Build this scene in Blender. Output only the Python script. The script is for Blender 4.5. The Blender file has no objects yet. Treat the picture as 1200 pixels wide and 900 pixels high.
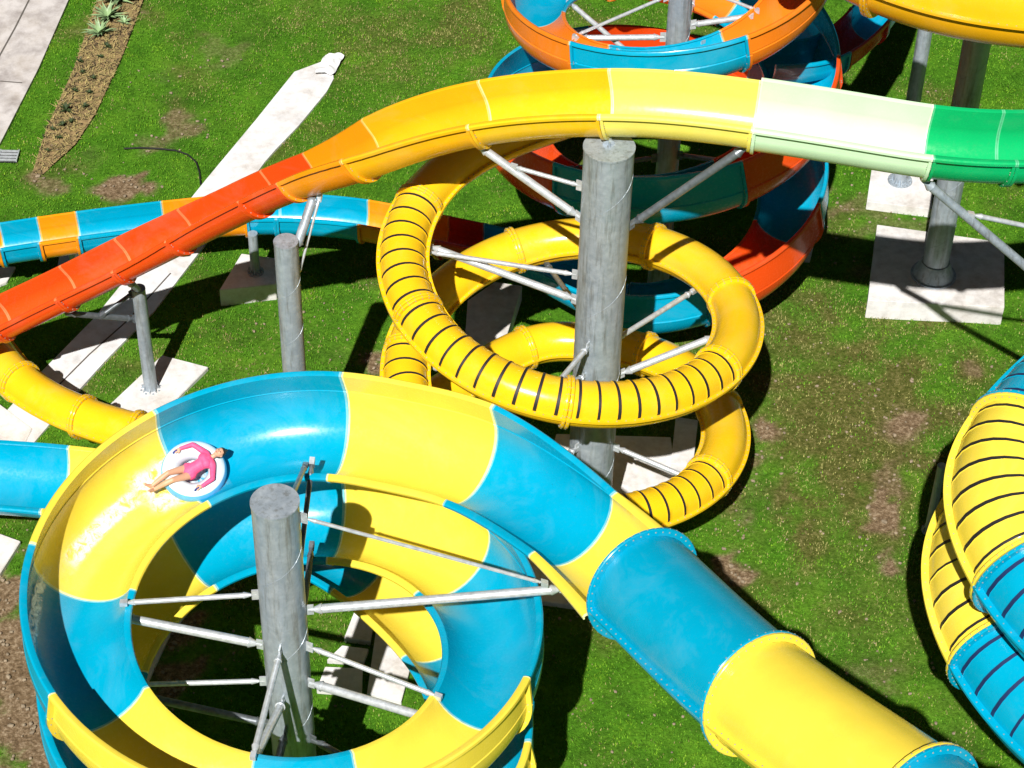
import bpy, bmesh, math, random
from mathutils import Vector, Matrix, noise
random.seed(7)
PI = math.pi
scn = bpy.context.scene
COL = scn.collection

# ------------------------------------------------------------------ camera
FPX, PITCH, ROLL, HC = 2650.0, math.radians(43), math.atan(0.0232), 37.6
F = Vector((0, math.cos(PITCH), -math.sin(PITCH)))
U0 = Vector((0, math.sin(PITCH), math.cos(PITCH))); R0 = Vector((1, 0, 0))
RX = R0*math.cos(ROLL) + U0*math.sin(ROLL)
UX = U0*math.cos(ROLL) - R0*math.sin(ROLL)
CAMP = Vector((0, 0, HC))
def ray(px, py): return F + RX*((px-600)/FPX) - UX*((py-450)/FPX)
def P(px, py, z=0.0):
    d = ray(px, py); return CAMP + d*((z-HC)/d.z)
def proj(p):
    v = p-CAMP; d = v.dot(F)
    return (600+FPX*v.dot(RX)/d, 450-FPX*v.dot(UX)/d)
cam = bpy.data.cameras.new('camera'); cam.sensor_width = 36; cam.lens = FPX*36/1200
cam.clip_start = 0.5; cam.clip_end = 2000
co = bpy.data.objects.new('camera', cam); COL.objects.link(co)
M = Matrix.Identity(4)
for i in range(3):
    M[i][0] = RX[i]; M[i][1] = UX[i]; M[i][2] = -F[i]
M.translation = CAMP
co.matrix_world = M; scn.camera = co

# ------------------------------------------------------------------ light
sd = ray(957, 728).normalized()
el = math.asin(-sd.z)
sun = bpy.data.lights.new('sun', 'SUN'); sun.energy = 5.0; sun.angle = math.radians(0.5); sun.color = (1, .96, .9)
so = bpy.data.objects.new('sun', sun); COL.objects.link(so); so.rotation_euler = sd.to_track_quat('-Z', 'Y').to_euler()
w = bpy.data.worlds.new('World'); scn.world = w; w.use_nodes = True
nt = w.node_tree; nt.nodes.clear()
sky = nt.nodes.new('ShaderNodeTexSky'); sky.sky_type = 'NISHITA'; sky.sun_disc = False
sky.sun_elevation = el; sky.sun_rotation = math.atan2(-sd.x, -sd.y)
sky.air_density = .28; sky.dust_density = .0; sky.altitude = 1200
bg = nt.nodes.new('ShaderNodeBackground'); bg.inputs[1].default_value = 0.05
wo = nt.nodes.new('ShaderNodeOutputWorld')
hs = nt.nodes.new('ShaderNodeHueSaturation'); hs.inputs['Saturation'].default_value = .4; hs.inputs['Value'].default_value = .55
nt.links.new(sky.outputs[0], hs.inputs['Color']); nt.links.new(hs.outputs[0], bg.inputs[0]); nt.links.new(bg.outputs[0], wo.inputs[0])
scn.view_settings.view_transform = 'Standard'; scn.view_settings.look = 'None'
scn.view_settings.gamma = 1; scn.view_settings.exposure = 0.45
scn.view_settings.use_curve_mapping = False

# ------------------------------------------------------------------ materials
def mat(name, rough=.5, metal=0.0):
    m = bpy.data.materials.new(name); m.use_nodes = True
    b = m.node_tree.nodes['Principled BSDF']
    b.inputs['Roughness'].default_value = rough; b.inputs['Metallic'].default_value = metal
    return m, m.node_tree, b
def tex_noise(nt, scale, detail=4, rough=.55, vec=None, obj=True):
    n = nt.nodes.new('ShaderNodeTexNoise'); n.inputs['Scale'].default_value = scale
    n.inputs['Detail'].default_value = detail; n.inputs['Roughness'].default_value = rough
    if vec is None:
        g = nt.nodes.new('ShaderNodeTexCoord'); vec = g.outputs['Object']
    nt.links.new(vec, n.inputs['Vector'])
    return n
def ramp(nt, src, stops):
    r = nt.nodes.new('ShaderNodeValToRGB'); e = r.color_ramp.elements
    e[0].position, e[0].color = stops[0][0], (*stops[0][1], 1)
    e[1].position, e[1].color = stops[-1][0], (*stops[-1][1], 1)
    for p, c in stops[1:-1]:
        k = e.new(p); k.color = (*c, 1)
    nt.links.new(src, r.inputs[0]); return r
def g3(v): return (v, v, v)
def mix(nt, fac, a, b, mode='MIX'):
    m = nt.nodes.new('ShaderNodeMix'); m.data_type = 'RGBA'; m.blend_type = mode
    for s, v in ((0, fac), (6, a), (7, b)):
        if isinstance(v, (int, float)): m.inputs[s].default_value = v
        elif isinstance(v, tuple): m.inputs[s].default_value = (*v, 1)
        else: nt.links.new(v, m.inputs[s])
    return m.outputs[2]
def bump(nt, b, src, strength, dist):
    k = nt.nodes.new('ShaderNodeBump'); k.inputs['Strength'].default_value = strength; k.inputs['Distance'].default_value = dist
    nt.links.new(src, k.inputs['Height']); nt.links.new(k.outputs[0], b.inputs['Normal'])

def gel(name, col, rough=.22):
    m, nt, b = mat(name, rough)
    n1 = tex_noise(nt, 1.3, 5); n2 = tex_noise(nt, 14, 6, .7)
    c1 = ramp(nt, n1.outputs[0], [(.3, tuple(c*.9 for c in col)), (.7, col)])
    grime = ramp(nt, n2.outputs[0], [(.56, g3(0)), (.8, g3(.35))])
    dirty = tuple(c*.62+.03 for c in col)
    n4 = tex_noise(nt, .55, 6, .75); n4.inputs['Distortion'].default_value = .8
    fade = ramp(nt, n4.outputs[0], [(.5, g3(0)), (.7, g3(.16))])
    out = mix(nt, fade.outputs[0], mix(nt, grime.outputs[0], c1.outputs[0], dirty), tuple(min(.9, c*.7+.2) for c in col))
    nt.links.new(out, b.inputs['Base Color'])
    rr = ramp(nt, n2.outputs[0], [(.35, g3(rough*.8)), (.75, g3(rough*1.7))])
    nt.links.new(rr.outputs[0], b.inputs['Roughness'])
    b.inputs['Coat Weight'].default_value = .08; b.inputs['Coat Roughness'].default_value = .1; b.inputs['Specular IOR Level'].default_value = .3
    bump(nt, b, n1.outputs[0], .12, .03)
    return m
YEL = (.86, .52, .012); BLU = (.0, .335, .535); ORG = (.80, .20, .012); RED = (.76, .075, .008)
MT = {
 'yellow': gel('yellow gelcoat', YEL), 'lemon': gel('lemon yellow gelcoat', (.88, .68, .065)),
 'blue': gel('turquoise blue gelcoat', BLU), 'orange': gel('orange gelcoat', ORG), 'red': gel('orange red gelcoat', RED),
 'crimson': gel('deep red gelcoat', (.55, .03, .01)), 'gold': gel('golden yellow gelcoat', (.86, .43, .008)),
 'amber': gel('amber gelcoat', (.86, .29, .006)),
 'butter': gel('pale butter yellow gelcoat', (.88, .76, .14)), 'mint': gel('pale mint gelcoat', (.60, .84, .55)),
 'green': gel('emerald green gelcoat', (.005, .42, .13)), 'tubeyellow': gel('warm yellow gelcoat', (.86, .52, .010)),
}
def plain(name, col, rough=.5, metal=0, var=.15, scale=8):
    m, nt, b = mat(name, rough, metal)
    n = tex_noise(nt, scale, 5)
    c = ramp(nt, n.outputs[0], [(.3, tuple(x*(1-var) for x in col)), (.7, tuple(min(1, x*(1+var)) for x in col))])
    nt.links.new(c.outputs[0], b.inputs['Base Color'])
    return m
PALE = {k: plain(k+' pale seam', c, .4) for k, c in {
 'yellow': (.9, .8, .35), 'lemon': (.9, .84, .4), 'blue': (.18, .5, .62), 'orange': (.85, .38, .12), 'red': (.85, .22, .08),
 'crimson': (.6, .12, .06), 'gold': (.9, .6, .15), 'amber': (.88, .42, .1), 'butter': (.9, .85, .45), 'mint': (.8, .85, .65),
 'green': (.1, .5, .25), 'tubeyellow': (.9, .68, .2)}.items()}
RIBD = plain('black rubber seam', (.012, .012, .014), .6)
RIBN = plain('navy seam', (.005, .02, .09), .6)
BOLT = plain('weathered bolt', (.26, .26, .22), .7, 0)
def galv():
    m, nt, b = mat('galvanized steel', .42, .35)
    n = tex_noise(nt, 5, 6, .7); v = nt.nodes.new('ShaderNodeTexVoronoi'); v.inputs['Scale'].default_value = 14
    g = nt.nodes.new('ShaderNodeTexCoord'); nt.links.new(g.outputs['Object'], v.inputs['Vector'])
    c = ramp(nt, n.outputs[0], [(.25, (.30, .36, .42)), (.5, (.38, .44, .50)), (.78, (.50, .56, .61))])
    c2 = ramp(nt, v.outputs['Color'], [(0, g3(.88)), (1, g3(1))])
    mp = nt.nodes.new('ShaderNodeMapping'); mp.inputs['Scale'].default_value = (5, 5, .45); nt.links.new(g.outputs['Object'], mp.inputs['Vector'])
    dr = tex_noise(nt, 1.6, 6, .7, vec=mp.outputs[0]); dc = ramp(nt, dr.outputs[0], [(.5, g3(1)), (.62, (.72, .70, .66)), (.75, (.50, .42, .34))])
    nt.links.new(mix(nt, 1.0, mix(nt, 1.0, c.outputs[0], c2.outputs[0], 'MULTIPLY'), dc.outputs[0], 'MULTIPLY'), b.inputs['Base Color'])
    r = ramp(nt, n.outputs[0], [(.3, g3(.3)), (.7, g3(.6))]); nt.links.new(r.outputs[0], b.inputs['Roughness'])
    bump(nt, b, n.outputs[0], .15, .02)
    return m
GALV = galv()
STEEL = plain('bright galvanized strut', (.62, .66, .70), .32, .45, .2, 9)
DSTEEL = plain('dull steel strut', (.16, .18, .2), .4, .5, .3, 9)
def concrete(name, a, b_, sc=3.0):
    m, nt, b = mat(name, .85)
    n = tex_noise(nt, sc, 8, .65); n2 = tex_noise(nt, 40, 3)
    c = ramp(nt, n.outputs[0], [(.3, a), (.55, b_), (.8, tuple(min(.85, x*1.08) for x in b_))])
    st = tex_noise(nt, .9, 6, .7)
    s = ramp(nt, st.outputs[0], [(.46, g3(1)), (.58, (.86, .84, .81)), (.74, (.58, .53, .47))])
    nt.links.new(mix(nt, 1.0, c.outputs[0], s.outputs[0], 'MULTIPLY'), b.inputs['Base Color'])
    bump(nt, b, n2.outputs[0], .4, .01)
    return m
CONC = concrete('pale concrete', (.54, .53, .53), (.72, .71, .71))
CONCW = concrete('whitish screed', (.58, .58, .60), (.74, .74, .76), 1.5)
PAVE = concrete('worn pavement', (.26, .23, .22), (.56, .53, .52), 1.1)
SOIL = plain('dry soil', (.23, .16, .07), .95, 0, .45, 5)

# ------------------------------------------------------------------ object helpers
def tag(o, label=None, cat=None, group=None, kind=None):
    if label: o['label'] = label
    if cat: o['category'] = cat
    if group: o['group'] = group
    if kind: o['kind'] = kind
    return o
def empty(name, loc, label, cat, group=None):
    o = bpy.data.objects.new(name, None); COL.objects.link(o); o.location = loc; o.empty_display_size = .3
    return tag(o, label, cat, group)
def build(name, bm, mats, parent=None, smooth=True, recalc=True):
    if recalc: bmesh.ops.recalc_face_normals(bm, faces=bm.faces)
    me = bpy.data.meshes.new(name); bm.to_mesh(me); bm.free()
    for m in (mats if isinstance(mats, (list, tuple)) else [mats]): me.materials.append(m)
    if smooth:
        me.polygons.foreach_set('use_smooth', [True]*len(me.polygons))
    o = bpy.data.objects.new(name, me); COL.objects.link(o)
    if parent:
        o.parent = parent
        base = Vector((0, 0, 0)); p = parent
        while p is not None: base += p.location; p = p.parent
        me.transform(Matrix.Translation(-base))
    if smooth: me.set_sharp_from_angle(angle=math.radians(38))
    return o
def cyl(bm, a, b, r, seg=16, r2=None, mi=0, cap=True):
    a = Vector(a); b = Vector(b); d = (b-a); L = d.length
    if L < 1e-6: return
    q = d.to_track_quat('Z', 'Y').to_matrix().to_4x4()
    r2 = r if r2 is None else r2
    v = [[], []]
    for k, (z, rr) in enumerate(((0, r), (L, r2))):
        for i in range(seg):
            t = 2*PI*i/seg
            v[k].append(bm.verts.new(a + q @ Vector((rr*math.cos(t), rr*math.sin(t), z))))
    for i in range(seg):
        f = bm.faces.new((v[0][i], v[0][(i+1) % seg], v[1][(i+1) % seg], v[1][i])); f.material_index = mi
    if cap:
        for k in (0, 1):
            f = bm.faces.new(v[k] if k else v[k][::-1]); f.material_index = mi
def box(bm, c, ex, ey, ez, mi=0):
    """box at centre c with half-extent vectors"""
    c = Vector(c); vs = {}
    for i in (-1, 1):
        for j in (-1, 1):
            for k in (-1, 1): vs[(i, j, k)] = bm.verts.new(c + ex*i + ey*j + ez*k)
    for q in (((-1,-1,-1),(-1,1,-1),(1,1,-1),(1,-1,-1)), ((-1,-1,1),(1,-1,1),(1,1,1),(-1,1,1)),
              ((-1,-1,-1),(1,-1,-1),(1,-1,1),(-1,-1,1)), ((-1,1,-1),(-1,1,1),(1,1,1),(1,1,-1)),
              ((-1,-1,-1),(-1,-1,1),(-1,1,1),(-1,1,-1)), ((1,-1,-1),(1,1,-1),(1,1,1),(1,-1,1))):
        f = bm.faces.new([vs[t] for t in q]); f.material_index = mi
X, Y, Z = Vector((1, 0, 0)), Vector((0, 1, 0)), Vector((0, 0, 1))

# ------------------------------------------------------------------ flume paths
STEP = .10
class Path:
    def __init__(s, pts, smooth=10):
        """pts: (px, py, z, bank_deg) control points; dense samples with arc length and frames"""
        W = [P(p[0], p[1], p[2]) for p in pts]; bk = [math.radians(p[3]) if len(p) > 3 else 0 for p in pts]
        n = len(W); dens = []; us = []; bs = []
        def cr(a, b, c, d, t): return .5*((2*b)+(c-a)*t+(2*a-5*b+4*c-d)*t*t+(3*b-a-3*c+d)*t**3)
        for i in range(n-1):
            a = W[max(i-1, 0)]; b = W[i]; c = W[i+1]; d = W[min(i+2, n-1)]
            if i == 0: a = b*2-c
            if i == n-2: d = c*2-b
            for k in range(24):
                t = k/24; dens.append(cr(a, b, c, d, t)); us.append(i+t); bs.append(bk[i]*(1-t)+bk[i+1]*t)
        dens.append(W[-1]); us.append(n-1); bs.append(bk[-1])
        # resample evenly
        L = [0]
        for i in range(1, len(dens)): L.append(L[-1]+(dens[i]-dens[i-1]).length)
        N = int(L[-1]/STEP); pts2 = []; u2 = []; b2 = []; j = 0
        for k in range(N+1):
            s_ = L[-1]*k/N
            while j < len(L)-2 and L[j+1] < s_: j += 1
            t = (s_-L[j])/max(1e-9, L[j+1]-L[j])
            pts2.append(dens[j].lerp(dens[j+1], t)); u2.append(us[j]+(us[j+1]-us[j])*t); b2.append(bs[j]+(bs[j+1]-bs[j])*t)
        for _ in range(smooth):
            q = pts2[:]
            for i in range(3, len(q)-3):
                pts2[i] = (q[i-3]+q[i-2]+q[i-1]+q[i]+q[i+1]+q[i+2]+q[i+3])/7
            q = b2[:]
            for i in range(3, len(q)-3): b2[i] = sum(q[i-3:i+4])/7
        s.p = pts2; s.u = u2; s.b = b2; s.n = len(pts2); s.L = L[-1]; s.ds = L[-1]/N
    def s_of_u(s, u):
        for i in range(s.n-1):
            if s.u[i+1] >= u: return (i+(u-s.u[i])/max(1e-9, s.u[i+1]-s.u[i]))*s.ds
        return s.L
    def at(s, d):
        x = min(max(d/s.ds, 0), s.n-1.0001); i = int(x); t = x-i
        p = s.p[i].lerp(s.p[i+1], t)
        a = s.p[max(i-2, 0)]; b = s.p[min(i+3, s.n-1)]
        T = (b-a).normalized(); S = T.cross(Z).normalized(); U = S.cross(T)
        bk = s.b[i]*(1-t)+s.b[i+1]*t
        S2 = S*math.cos(bk)+U*math.sin(bk); U2 = U*math.cos(bk)-S*math.sin(bk)
        return p, T, S2, U2

def open_profile(r, wl=0, wr=0, lip=.1, aL=88, aR=88, nseg=18, flare=0.0, thick=.022, notch=.018):
    """left lip -> bowl -> right lip, as one thick sheet"""
    pts = []
    def lipL(x, y): return [(x-lip, y-.075), (x-lip, y-.02), (x-lip*.8, y+.008), (x-lip*.35, y+.012), (x, y)]
    aL_, aR_ = math.radians(aL), math.radians(aR)
    xl, yl = -r*math.sin(aL_), -r*math.cos(aL_)
    xr, yr = r*math.sin(aR_), -r*math.cos(aR_)
    if wl > 0:
        pts += lipL(xl-flare*wl, yl+wl); pts += [(xl-flare*wl*.1, yl+.03), (xl+notch, yl+.012), (xl, yl-.02)]
    else: pts += lipL(xl, yl)
    for i in range(1, nseg):
        a = -aL_ + (aL_+aR_)*i/nseg
        pts.append((r*math.sin(a), -r*math.cos(a)))
    if wr > 0:
        pts += [(xr, yr-.02), (xr-notch, yr+.012), (xr+flare*wr*.1, yr+.03)]
        q = lipL(xr*0, 0); pts += [(xr+flare*wr - a, yr+wr+b) for a, b in [(c[0], c[1]) for c in q[::-1]]]
    else:
        q = lipL(0, 0); pts += [(xr-a, yr+b) for a, b in q[::-1]]
    # offset
    off = []
    n = len(pts)
    for i in range(n):
        a = Vector(pts[max(i-1, 0)]); b = Vector(pts[min(i+1, n-1)]); d = (b-a).normalized()
        off.append((pts[i][0]+d.y*thick, pts[i][1]-d.x*thick))
    return pts, off
def tube_profile(r, fl=.09, nseg=14, thick=.03):
    """outer loop (closed) with side flanges at mid height, inner circle"""
    outer = []; inner = []
    def add(o, i): outer.append(o); inner.append(i)
    for side in (1, -1):
        # right flange first then over the top to the left, then left flange and under
        a0 = 0 if side == 1 else PI
        ft = .028
        for da, rr, ang in ((-1, r, None), (-1, r+fl, None), (1, r+fl, None), (1, r, None)):
            y = da*ft*side
            x = side*rr
            add((x, y), (side*(r-thick), y))
        for k in range(1, nseg):
            a = a0 + PI*k/nseg
            if k == 1: a = a0+PI*.6/nseg*1.2
            add((r*math.cos(a), r*math.sin(a)), ((r-thick)*math.cos(a), (r-thick)*math.sin(a)))
    return outer, inner

def sweep_open(bm, path, s0, s1, prof0, prof1=None, ds=.14, pale=0):
    """profiles blend from prof0 to prof1; material 0 body, 1 pale seam strip"""
    n = max(2, int((s1-s0)/ds)); st = [s0+(s1-s0)*i/n for i in range(n+1)]
    if pale > 0 and s1-s0 > pale*4: st = [s0, s0+pale]+[x for x in st[1:-1] if s0+pale*1.5 < x < s1-pale*1.5]+[s1-pale, s1]
    prof1 = prof1 or prof0
    rings = []
    for x in st:
        p, T, S, U = path.at(x); f = (x-s0)/(s1-s0)
        ins = [p+S*(a[0]*(1-f)+b[0]*f)+U*(a[1]*(1-f)+b[1]*f) for a, b in zip(prof0[0], prof1[0])]
        out = [p+S*(a[0]*(1-f)+b[0]*f)+U*(a[1]*(1-f)+b[1]*f) for a, b in zip(prof0[1], prof1[1])]
        loop = ins+out[::-1]
        rings.append([bm.verts.new(v) for v in loop])
    m = len(rings[0])
    for k in range(len(rings)-1):
        mi = 1 if pale > 0 and (k == 0 or k == len(rings)-2) else 0
        for i in range(m):
            j = (i+1) % m
            f = bm.faces.new((rings[k][i], rings[k][j], rings[k+1][j], rings[k+1][i])); f.material_index = mi
    h = m//2
    for R in (rings[0], rings[-1]):
        for i in range(h-1):
            f = bm.faces.new((R[i], R[i+1], R[m-2-i], R[m-1-i])); f.material_index = 1 if pale > 0 else 0
def bolt(bm, p, n, r=.018, mi=2):
    n = n.normalized(); q = n.to_track_quat('Z', 'Y').to_matrix()
    base = [bm.verts.new(p+q@Vector((r*math.cos(t*PI/2), r*math.sin(t*PI/2), 0))) for t in range(4)]
    tip = bm.verts.new(p+n*r*.8)
    for i in range(4):
        f = bm.faces.new((base[i], base[(i+1) % 4], tip)); f.material_index = mi; f.smooth = False
def sweep_tube(bm, path, s0, s1, r, ribs=0, ribw=.05, bolts=.16, ds=.14, ribdepth=-.014, fl=.09):
    outer, inner = tube_profile(r, fl)
    n = max(2, int((s1-s0)/ds)); st = []
    if ribs:
        nr = max(1, round((s1-s0)/ribs)); pitch = (s1-s0)/nr
        st.append((s0, 0))
        for k in range(nr):
            c = s0+pitch*(k+.5)
            st += [(c-pitch*.3, 0), (c-ribw/2-.006, 0), (c-ribw/2, 1), (c+ribw/2, 1), (c+ribw/2+.006, 0), (c+pitch*.3, 0)]
        st.append((s1, 0))
    else: st = [(s0+(s1-s0)*i/n, 0) for i in range(n+1)]
    ro, ri = [], []
    m = len(outer)
    for x, rb in st:
        p, T, S, U = path.at(x); o = []
        for a in outer:
            rad = math.hypot(*a); k = 1.0
            if rb and a[1] > .08*r and rad < r*1.02: k = 1-ribdepth/r
            o.append(bm.verts.new(p+S*a[0]*k+U*a[1]*k))
        ro.append((o, rb)); ri.append([bm.verts.new(p+S*a[0]+U*a[1]) for a in inner])
    for k in range(len(ro)-1):
        A, ra = ro[k]; B, rb = ro[k+1]
        for i in range(m):
            j = (i+1) % m
            f = bm.faces.new((A[i], A[j], B[j], B[i]))
            if ra and rb and outer[i][1] > .0 and outer[j][1] > .0 and max(math.hypot(*outer[i]), math.hypot(*outer[j])) < r*1.01: f.material_index = 1
            bm.faces.new((ri[k][i], ri[k+1][i], ri[k+1][j], ri[k][j]))
    for R, I in ((ro[0][0], ri[0]), (ro[-1][0], ri[-1])):
        for i in range(m):
            j = (i+1) % m; bm.faces.new((R[i], R[j], I[j], I[i]))
    if bolts:
        nb = int((s1-s0)/bolts)
        for i in range(nb):
            p, T, S, U = path.at(s0+(i+.5)*(s1-s0)/nb)
            for sg in (1, -1): bolt(bm, p+S*sg*(r+fl*.5)+U*.028, U)
def ring_flange_tube(bm, path, s, r, h=.10, half=.035, bolts=True):
    p, T, S, U = path.at(s); n = 40; R = []
    for dx, rr in ((-half, r), (-half, r+h*.9), (-half*.6, r+h), (half*.6, r+h), (half, r+h*.9), (half, r)):
        R.append([bm.verts.new(p+T*dx+(S*math.cos(2*PI*i/n)+U*math.sin(2*PI*i/n))*rr) for i in range(n)])
    for k in range(len(R)-1):
        for i in range(n): bm.faces.new((R[k][i], R[k][(i+1) % n], R[k+1][(i+1) % n], R[k+1][i]))
    if bolts:
        nb = int(2*PI*r/.14)
        for i in range(nb):
            a = 2*PI*(i+.5)/nb; d = S*math.cos(a)+U*math.sin(a)
            for sg in (-1, 1): bolt(bm, p+d*(r+h*.5)+T*half*sg, T*sg, mi=1)
            bolt(bm, p+d*(r+h)+T*0, d, .016, 1)
def ring_flange_open(bm, path, s, prof, h=.075, half=.03):
    """a collar hugging the outside of an open section"""
    pts, off = prof; n = len(pts); A, B = [], []
    for i in range(3, n-3):
        a = Vector(pts[i-1]); b = Vector(pts[i+1]); d = (b-a).normalized(); nrm = Vector((d.y, -d.x))
        A.append(Vector(pts[i])+nrm*.02); B.append(Vector(pts[i])+nrm*(.022+h))
    p, T, S, U = path.at(s); R = []
    for dx in (-half, half):
        R.append([bm.verts.new(p+T*dx+S*q.x+U*q.y) for q in A+B[::-1]])
    m = len(R[0]); h2 = m//2
    for i in range(m): bm.faces.new((R[0][i], R[0][(i+1) % m], R[1][(i+1) % m], R[1][i]))
    for q in R:
        for i in range(h2-1): bm.faces.new((q[i], q[i+1], q[m-2-i], q[m-1-i]))
    for i in range(2, h2-2, 2):
        c = (A[i]+B[i])/2
        for sg in (-1, 1): bolt(bm, p+T*half*sg+S*c.x+U*c.y, T*sg, mi=1)

CN = {'yellow': 'yellow', 'lemon': 'bright lemon yellow', 'blue': 'turquoise blue', 'orange': 'orange', 'red': 'orange red', 'crimson': 'red',
      'gold': 'golden yellow', 'amber': 'amber orange', 'butter': 'pale yellow', 'mint': 'pale mint', 'green': 'green', 'tubeyellow': 'warm yellow'}
def flume(name, label, path, segs, group=None, label_parts=True, cat='water slide'):
    """segs: dicts u0,u1,col,kind(open/tube),..."""
    b0 = path.p[len(path.p)//2]
    root = empty(name, (b0.x, b0.y, 0), label, cat, group)
    for k, sg in enumerate(segs):
        s0 = path.s_of_u(sg['u0'])+.003; s1 = path.s_of_u(sg['u1'])-.003; c = sg['col']
        bm = bmesh.new()
        if sg['kind'] == 'open':
            pr = open_profile(**sg['prof']); pr1 = open_profile(**sg['prof1']) if 'prof1' in sg else None
            sweep_open(bm, path, s0, s1, pr, pr1, pale=.03)
            o = build('slide_section', bm, [MT[c], PALE[c], BOLT], root)
            for e, q in ((s0+.033, pr), (s1-.033, pr1 or pr)):
                if e > s1-.1 and not sg.get('endf', True): continue
                f = bmesh.new(); ring_flange_open(f, path, e, q, h=sg.get('fh', .075)); build('joint_flange', f, [MT[c], BOLT], o)
        else:
            sweep_tube(bm, path, s0, s1, sg['r'], sg.get('ribs', 0), sg.get('ribw', .05), fl=sg.get('fl', .09))
            rm = RIBN if c == 'blue' else RIBD
            o = build('tube_section', bm, [MT[c], rm, BOLT], root)
            for e in (s0+.036, s1-.036):
                f = bmesh.new(); ring_flange_tube(f, path, e, sg['r'], h=sg.get('fh', .10)); build('joint_flange', f, [MT[c], BOLT], o)
        if label_parts: o['label'] = CN[c]+(' ribbed' if sg.get('ribs') else '')+' section'
    return root

def steel(name, label, cat='support'):
    pass
def column(px, py, z_top, r, label, base=None, name='support_column', plate=.0, z0=0.0, tilt=None, group='galvanized support columns', capm=True, flare=False):
    """vertical pole whose top is seen at px, py"""
    if base is not None:      # find the height that puts the foot where it is seen
        lo, hi = .3, 16.
        for _ in range(40):
            z_top = (lo+hi)/2; q = P(px, py, z_top)
            if proj(Vector((q.x, q.y, z0)))[1] > base: hi = z_top
            else: lo = z_top
    t = P(px, py, z_top); b = Vector((t.x, t.y, z0))
    root = empty(name, (t.x, t.y, z0), label, 'support column', group)
    bm = bmesh.new(); cyl(bm, b, t, r, 40)
    build('pole', bm, GALV, root)
    bm = bmesh.new(); cyl(bm, t-Z*.03, t+Z*.012, r*1.03, 40); build('cap_plate', bm, GALV, root)
    # spiral weld bead
    bm = bmesh.new(); n = 0; prev = None; turns = (z_top-z0)/(r*5.2)
    N = int(turns*28)
    for i in range(N+1):
        a = 2*PI*i/28; v = b+Vector((r*math.cos(a), r*math.sin(a), (z_top-z0)*i/N))
        if prev is not None and r > .2: cyl(bm, prev, v, .007, 5, cap=False)
        prev = v
    if r > .2: build('weld_seam', bm, GALV, root)
    else: bm.free()
    bm = bmesh.new(); cyl(bm, b+Z*.0, b+Z*.04, r*1.75, 32)
    for i in range(8):
        a = 2*PI*i/8; d = Vector((math.cos(a), math.sin(a), 0)); s_ = Vector((-d.y, d.x, 0))
        g = [b+d*r*.98+Z*.04, b+d*r*1.6+Z*.04, b+d*r*1.02+Z*(.04+r*1.1)]
        va = [bm.verts.new(q+s_*.012) for q in g]; vb = [bm.verts.new(q-s_*.012) for q in g]
        bm.faces.new(va); bm.faces.new(vb[::-1])
        for k in range(3): bm.faces.new((va[k], vb[k], vb[(k+1) % 3], va[(k+1) % 3]))
        cyl(bm, b+(d*math.cos(.39)+s_*math.sin(.39))*r*1.45+Z*.04, b+(d*math.cos(.39)+s_*math.sin(.39))*r*1.45+Z*.09, .03, 6)
    build('base_plate', bm, GALV, root)
    return root
def strut(root, a, b, r=.06, m=None, name='strut', lugs=True):
    a = Vector(a); b = Vector(b); d = (b-a).normalized(); L = (b-a).length
    bm = bmesh.new(); ins = min(.25, L*.12)
    cyl(bm, a+d*ins, b-d*ins, r, 14)
    for e, sg in ((a, 1), (b, -1)):
        cyl(bm, e+d*sg*ins*1.0, e+d*sg*ins*.45, r*1.25, 12, r*.6)
        cyl(bm, e+d*sg*ins*.5, e, r*.45, 8)
    if lugs:
        s_ = d.cross(Z); s_ = s_.normalized() if s_.length > .05 else X
        box(bm, a+d*.03, d*.07, s_*.015, Z*.12)
        box(bm, b-d*.03, d*.07, s_*.05, Z*.05)
    return build(name, bm, m or STEEL, root)
#@@SCENE

# ------------------------------------------------------------------ slide B : wide blue and yellow raft slide
BC = Vector((-3.95, 26.87, 0)); BR = 3.77
def hel(c, R, phi, z, bank): 
    a = math.radians(phi); return ('w', c.x+R*math.cos(a), c.y+R*math.sin(a), z, bank)
_oldP = P
def pathpts(lst):
    """turn mixed pixel / world control points into (px,py,z,bank) tuples"""
    out = []
    for q in lst:
        if q[0] == 'w':
            v = Vector(q[1:4]); x, y = proj(v); out.append((x, y, v.z, q[4]))
        else: out.append(q)
    return out
B0 = [(1400,1180,11.8,0),(1238,1070,11.15,0),(1080,951,10.4,0),(889,814,9.4,0),(752,684,8.6,4),(668,608,8.3,8),(553,535,8.1,12)]
BZ = lambda phi: 7.8-2.3*(phi-90)/360
lst = list(B0)
for phi in range(60, 706, 15): lst.append(hel(BC, BR, phi, BZ(phi), 13))
NB0 = len(B0)
UB = lambda phi: NB0+(phi-60)/15
nlast = len(lst)
lst += [(548,775,3.5,10),(486,700,3.42,8),(405,640,3.35,5),(300,600,3.25,2),(180,574,3.1,0),(60,557,3.0,0),(-60,549,2.9,0),(-260,540,2.7,0)]
pathB = Path(pathpts(lst))
RB = .90
pB = dict(r=RB, wl=0, wr=.52, lip=.13, aL=78, aR=86, flare=-.02, thick=.03)
pBl = dict(pB); pBi = dict(pB, r=RB+.0)
pB0 = dict(r=RB, wl=0, wr=.02, lip=.15, aL=88, aR=88, thick=.03)
pBx = dict(r=RB, wl=0, wr=.02, lip=.13, aL=85, aR=85, thick=.03)
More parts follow.
